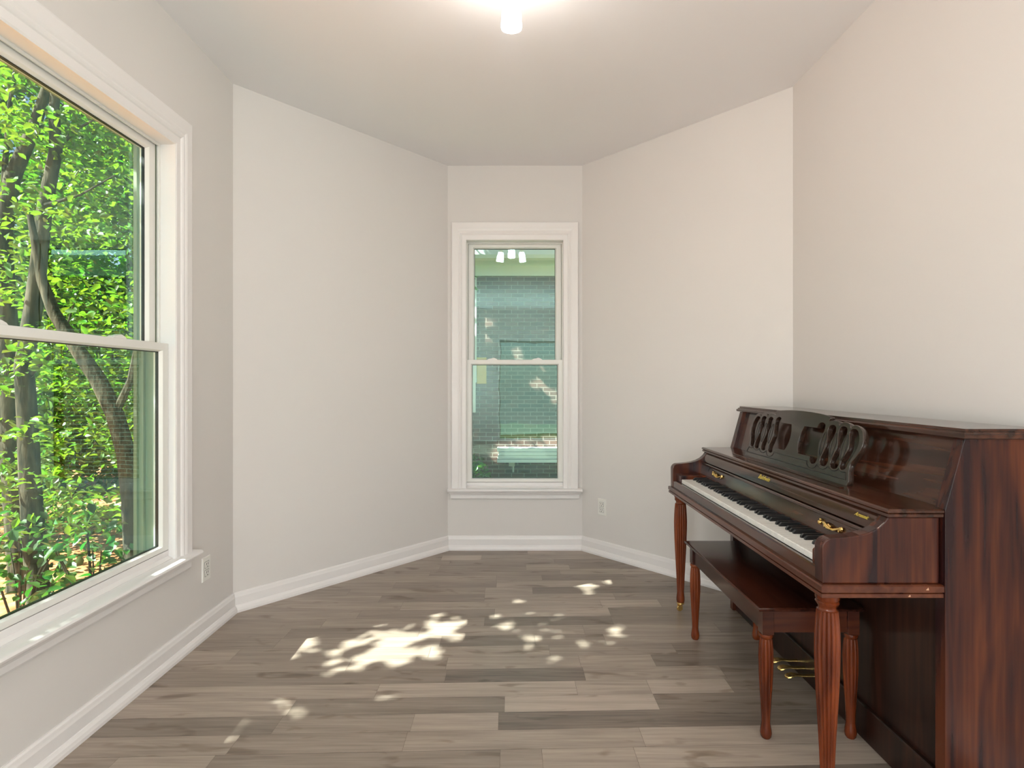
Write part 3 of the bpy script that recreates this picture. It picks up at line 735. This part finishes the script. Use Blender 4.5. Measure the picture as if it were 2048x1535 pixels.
MB().box((-.80, 8.96, 3.18), (6, 9.62, 3.9)).build('roof_edge', M_ext, hs)
m = MB(); m.box((-.655, 9.33, 1.20), (-.585, 9.40, 3.15)); m.box((-.655, 9.30, .70), (-.60, 9.40, 1.35)); m.build('downspout', M_ext, hs)
MB().box((-.58, 9.375, 1.18), (-.42, 9.40, 1.62)).build('yellow_panel', M_yellow, hs)
lg = empty('slats', (.6, 9.3, -.12), 'white slats low against the brick wall', 'slats')  # slats added to give the white band low in the narrow window
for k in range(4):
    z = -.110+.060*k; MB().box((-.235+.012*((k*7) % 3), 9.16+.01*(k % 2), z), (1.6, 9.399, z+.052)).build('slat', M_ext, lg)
m = MB(); m.box((-.045, 9.36, -.20), (.055, 9.40, -.10)); m.box((.015, 9.37, -.30), (.045, 9.40, -.20)); m.build('outlet_box', M_grey, hs)

# ------------------------------------------------------------------ trees and shrubs
def leaves(centres, nper, size, seed, keep=None, flat=.7):
    """centres: rows (x, y, z, rx, ry, rz); returns verts/faces arrays of folded leaf shapes"""
    r = np.random.RandomState(seed); c = np.repeat(np.array(centres, float), nper, 0); n = len(c)
    d = r.normal(size=(n, 3)); d /= np.linalg.norm(d, axis=1)[:, None]; rad = r.uniform(.15, 1, n)**.5
    p = c[:, :3]+d*rad[:, None]*c[:, 3:6]
    if keep is not None: k = keep(p); p = p[k]; n = len(p)
    nrm = r.normal(size=(n, 3))*np.array([1, 1, 1]); nrm[:, 2] = np.abs(nrm[:, 2])*(1+flat*2)+.2; nrm /= np.linalg.norm(nrm, axis=1)[:, None]
    ax = r.normal(size=(n, 3)); ax[:, 2] -= .5; ax -= nrm*(ax*nrm).sum(1)[:, None]; ax /= np.linalg.norm(ax, axis=1)[:, None]
    sd = np.cross(nrm, ax); L = size*r.uniform(.7, 1.3, n)[:, None]; Wd = L*.30
    f = nrm*L*.10
    V = np.stack([p-ax*L*.5, p-ax*L*.12-sd*Wd+f, p+ax*L*.22-sd*Wd*.8+f, p+ax*L*.5-nrm*L*.08, p+ax*L*.22+sd*Wd*.8+f, p-ax*L*.12+sd*Wd+f], 1).reshape(-1, 3)
    b = np.arange(n)[:, None]*6
    Fc = np.concatenate([b+np.array([[0, 1, 2, 3]]), b+np.array([[0, 3, 4, 5]])], 0)
    return V, Fc
def leaf_obj(name, V, Fc, m, parent=None):
    base = np.array(wloc(parent)) if parent else np.zeros(3)
    me = bpy.data.meshes.new(name); me.vertices.add(len(V)); me.vertices.foreach_set('co', (V-base).ravel())
    me.loops.add(Fc.size); me.loops.foreach_set('vertex_index', Fc.ravel().astype(np.int32))
    me.polygons.add(len(Fc)); me.polygons.foreach_set('loop_start', np.arange(0, Fc.size, 4, dtype=np.int32))
    try: me.polygons.foreach_set('loop_total', np.full(len(Fc), 4, dtype=np.int32))
    except Exception: pass
    me.update(calc_edges=True); me.validate(); me.materials.append(m)
    o = bpy.data.objects.new(name, me); C.objects.link(o)
    if parent: o.parent = parent
    return o
def tree(label, trunk, rad, branches, centres, nper, size, seed, m, group=None, keep=None, flat=.7, cat='tree', name='broadleaf_tree'):
    b = Vector(trunk[0]); t = empty(name, (b.x, b.y, GZ), label, cat, group)
    pts = [Vector((b.x, b.y, GZ))]+[Vector(p) for p in trunk]
    MB().tube(pts, [rad[0]*1.15]+list(rad), 12).build('trunk', M_bark, t, smooth=True)
    for bp, br in branches: MB().tube(bp, br, 7).build('branch', M_bark, t, smooth=True)
    V, Fc = leaves(centres, nper, size, seed, keep, flat); leaf_obj('foliage', V, Fc, m, t)
    return t
rnd = random.Random(11)
def away(p): return (p[:, 0] < -2.15) & ~((p[:, 2] > 0) & (p[:, 0] > -1.0))
W_ = [((x-VX)*9.4/F, CH-(y-VY)*9.4/F, a*9.4/F, b*9.4/F) for x, y, a, b in [(955, 635, 12, 5), (966, 645, 16, 5), (978, 648, 12, 6), (960, 672, 14, 5), (975, 682, 12, 5), (950, 690, 8, 4), (1110, 640, 10, 8), (1094, 655, 12, 4),
     (1034, 702, 9, 8), (1040, 715, 8, 6), (1066, 610, 5, 3), (1068, 765, 10, 10), (1080, 775, 12, 5), (1105, 785, 10, 6), (1112, 800, 8, 8), (958, 772, 10, 5), (955, 795, 8, 6), (950, 868, 6, 6), (1073, 930, 9, 10), (1068, 912, 10, 6)]]
W_.append((.6, 0.0, .9, .13))
W_.append((.6, .0, .95, .30))
def kp(p):
    tt = (9.4-p[:, 1])/.5; X = p[:, 0]+tt; Z = p[:, 2]-tt; k = p[:, 1] < 9.0
    for x, z, a, b in W_: k &= (((X-x)/(a+.05))**2+((Z-z)/(b+.045))**2) > 1
    return k
def away2(p): return away(p) & (kp(p) | (p[:, 1] >= 9.0))
def clumps(n, xr, yr, zr, r):
    return [(rnd.uniform(*xr), rnd.uniform(*yr), rnd.uniform(*zr), r*rnd.uniform(.7, 1.3), r*rnd.uniform(.7, 1.3), r*rnd.uniform(.5, .9)) for _ in range(n)]
def clumpspx(lst, r):
    out = []
    for x, y, Y in lst:
        p = px(x, y, Y); out.append((p.x, p.y, p.z, r*rnd.uniform(.7, 1.2), r*rnd.uniform(.7, 1.2), r*rnd.uniform(.4, .7)))
    return out
def rp(n, Y, spread=.5, xr=(-60, 330), yr=(-60, 1050)):
    return [(rnd.uniform(*xr), rnd.uniform(*yr), Y+rnd.uniform(.1-.25*spread, spread*1.7)) for _ in range(n)]
T = lambda lst, Y: [tuple(px(x, y, Y)) for x, y in lst]
tree('leafy tree with an upright leaning trunk nearest the left window', T([(82, 1250), (70, 1100), (60, 960), (55, 840), (48, 735), (66, 620), (76, 540), (90, 410), (112, 300), (108, 215), (120, 60)], 4.6),
     [.085, .078, .074, .070, .066, .062, .058, .052, .045, .036, .024],
     [(T([(112, 300), (150, 260), (215, 225)], 4.6), [.02, .012, .005]), (T([(50, 760), (90, 720), (122, 690), (150, 600)], 4.6), [.018, .014, .010, .006]), (T([(90, 410), (160, 390), (230, 350)], 4.5), [.016, .010, .005])],
     clumpspx(rp(64, 4.6, .8), .33), 75, .075, 1, M_leaf2, keep=away)
tree('leafy tree with a forked trunk at the far left of the window', T([(40, 1150), (20, 850), (14, 640), (4, 470), (26, 350), (68, 256), (92, 180), (120, 40)], 5.4), [.095, .09, .082, .075, .066, .052, .040, .025],
     [(T([(4, 470), (10, 330), (18, 220), (34, 110)], 5.4), [.03, .025, .02, .012])], clumpspx(rp(70, 5.6, .9), .42), 75, .08, 2, M_leaf, keep=away)
tree('leafy tree with a slanting trunk beside the window frame', T([(268, 1180), (262, 1000), (252, 905), (230, 828), (196, 758), (156, 700), (108, 625), (84, 560), (60, 430)], 4.2), [.06, .062, .062, .060, .056, .050, .042, .034, .02],
     [(T([(230, 828), (262, 760), (285, 640), (300, 480)], 4.2), [.03, .026, .02, .012])], clumpspx(rp(34, 4.4, .6), .28), 65, .068, 3, M_leaf2, keep=away)
for i, (x, y, lab) in enumerate([(-6.6, 7.0, 'far leafy tree behind the forked trunk'), (-5.6, 8.2, 'far leafy tree behind the leaning trunk'), (-8.2, 7.4, 'far leafy tree at the edge of the window view'), (-4.4, 7.4, 'far leafy tree behind the slanting trunk')]):
    tree(lab, [(x, y, GZ), (x+.1, y, 1), (x+.05, y+.1, 3), (x+.2, y, 5)], [.10, .09, .07, .04], [], clumps(36, (x-1.6, x+1.6), (y-.7, y+.7), (0, 5.6), .55), 150, .12, 20+i, M_leaf2 if i % 2 else M_leaf, 'trees deep in the garden', keep=away2)
for i, (x, y, lab) in enumerate([(-9.5, 10, 'dense dark hedge tree at the back on the left'), (-7.2, 11, 'dense dark hedge tree at the back in the middle'), (-5.0, 11.5, 'dense dark hedge tree at the back on the right'), (-12, 9, 'dense dark hedge tree furthest left')]):
    tree(lab, [(x, y, GZ), (x, y, 2), (x, y, 6)], [.15, .12, .06], [], clumps(70, (x-1.7, x+1.7), (y-.6, y+.6), (GZ+.2, 10.5), .95), 260, .17, 40+i, M_leaf, 'hedge trees at the back')
def shrub(label, c, r, n, size, seed, m, keep=None):
    t = empty('shrub', (c[0], c[1], GZ), label, 'shrub', 'shrubs outside')
    st = MB()
    for k in range(9):
        a = rnd.uniform(0, 6.28); q = (c[0]+r[0]*.6*math.cos(a), c[1]+r[1]*.6*math.sin(a), c[2]+r[2]*rnd.uniform(0, .7))
        st.tube([(c[0]+.03*math.cos(a), c[1]+.03*math.sin(a), GZ), ((c[0]+q[0])/2, (c[1]+q[1])/2, (GZ+q[2])/2+.08), q], [.010, .008, .004], 5)
    st.build('stems', M_bark, t, smooth=True)
    V, Fc = leaves([(c[0], c[1], c[2], *r)], n, size, seed, keep, .3); leaf_obj('foliage', V, Fc, m, t)
shrub('bushy shrub below the slanting trunk', (-3.05, 4.1, -.2), (.42, .35, .5), 230, .085, 60, M_leaf3, away)
shrub('bushy shrub around the foot of the leaning trunk', (-3.95, 4.5, -.25), (.45, .4, .42), 220, .085, 61, M_leaf3, away)
shrub('low shrub at the foot of the brick wall', (-.62, 8.7, -.35), (.32, .3, .45), 420, .10, 62, M_leaf)

# canopy of the tree that stands to the left of the room and dapples the sun on the floor
def fz(zx, zy, rx, ry):
    x, y = 400+zx/2.048, 1050+zy/2.048; Y = CH*F/(y-VY)
    return ((x-VX)*Y/F, Y, rx/2.048*Y/F, Y*Y/(CH*F)*ry/2.048)
spots = [fz(*q) for q in [(770, 500, 70, 38), (690, 535, 60, 24), (610, 490, 40, 20), (548, 525, 26, 12), (545, 567, 30, 8), (600, 588, 60, 10), (520, 607, 20, 8), (655, 575, 40, 12),
    (735, 450, 28, 14), (820, 448, 34, 12), (885, 458, 36, 16), (1000, 435, 60, 20), (1062, 400, 44, 14), (975, 370, 34, 9), (955, 402, 38, 10), (1040, 378, 22, 8), (1060, 460, 40, 12),
    (800, 562, 46, 16), (910, 520, 90, 20), (1215, 373, 16, 8), (1232, 420, 30, 11), (1345, 460, 30, 11), (1342, 490, 22, 8), (1388, 465, 14, 12), (1690, 232, 40, 14), (1705, 440, 32, 18), (1815, 443, 30, 11),
    (1580, 487, 32, 14), (1678, 480, 22, 8), (762, 710, 34, 10), (405, 745, 30, 10), (392, 778, 28, 9), (330, 720, 24, 10), (440, 505, 14, 12), (1305, 312, 20, 6), (340, 680, 14, 6)]]
def slot(X, Y, Z, rx, ry): spots.append((X+Z, Y+.5*Z, rx, ry))
slot(-1.40, 2.40, .44, .03, .05); slot(-1.40, 2.22, .44, .02, .04); slot(-1.40, 2.30, .44, .02, .02); slot(-1.51, 2.33, 1.95, .05, .16); slot(-1.47, 2.33, .53, .05, .05)
def keepc(p):
    qx = p[:, 0]+p[:, 2]; qy = p[:, 1]+.5*p[:, 2]; k = np.ones(len(p), bool)
    for x, y, rx, ry in spots: k &= (((qx-x)/(rx+.015))**2+((qy-y)/(ry+.017))**2) > 1
    return k
def canopy():
    r = np.random.RandomState(5); t = empty('broadleaf_tree', (-5.6, -1.6, GZ), 'tall tree beside the room that dapples sunlight on the floor', 'tree')
    MB().tube([(-5.6, -1.6, GZ), (-5.5, -1.4, 1.5), (-5.3, -1.0, 3.2), (-4.9, -.5, 5.2)], [.16, .13, .10, .05], 12).build('trunk', M_bark, t, smooth=True)
    cs = []
    for k in range(700):
        z = r.uniform(3.6, 4.3); qx, qy = r.uniform(-2.6, 1.7), r.uniform(.5, 4.6); cs.append((qx-z, qy-.5*z, z, .22, .22, .12))
    V, Fc = leaves(cs, 60, .085, 6, keepc, .9); leaf_obj('foliage', V, Fc, M_leaf, t)
canopy()
def canopy2():
    r = np.random.RandomState(9); t = empty('broadleaf_tree', (-4.3, 9.6, GZ), 'tree beside the brick house that dapples sunlight on its wall', 'tree')
    MB().tube([(-4.3, 9.6, GZ), (-4.2, 9.3, 2.0), (-3.9, 8.6, 4.0), (-3.4, 7.9, 5.6)], [.16, .13, .09, .04], 12).build('trunk', M_bark, t, smooth=True)
    cs = []
    for k in range(520):
        q, z0, tt = r.uniform(-1.9, 2.6), r.uniform(-1.4, 4.2), r.uniform(3.2, 3.8)
        if z0 < 2.9 or r.rand() < .35: cs.append((q-tt, 9.4-.5*tt, z0+tt, .22, .16, .22))
    V, Fc = leaves(cs, 60, .095, 8, kp, .2); leaf_obj('foliage', V, Fc, M_leaf, t)
canopy2()
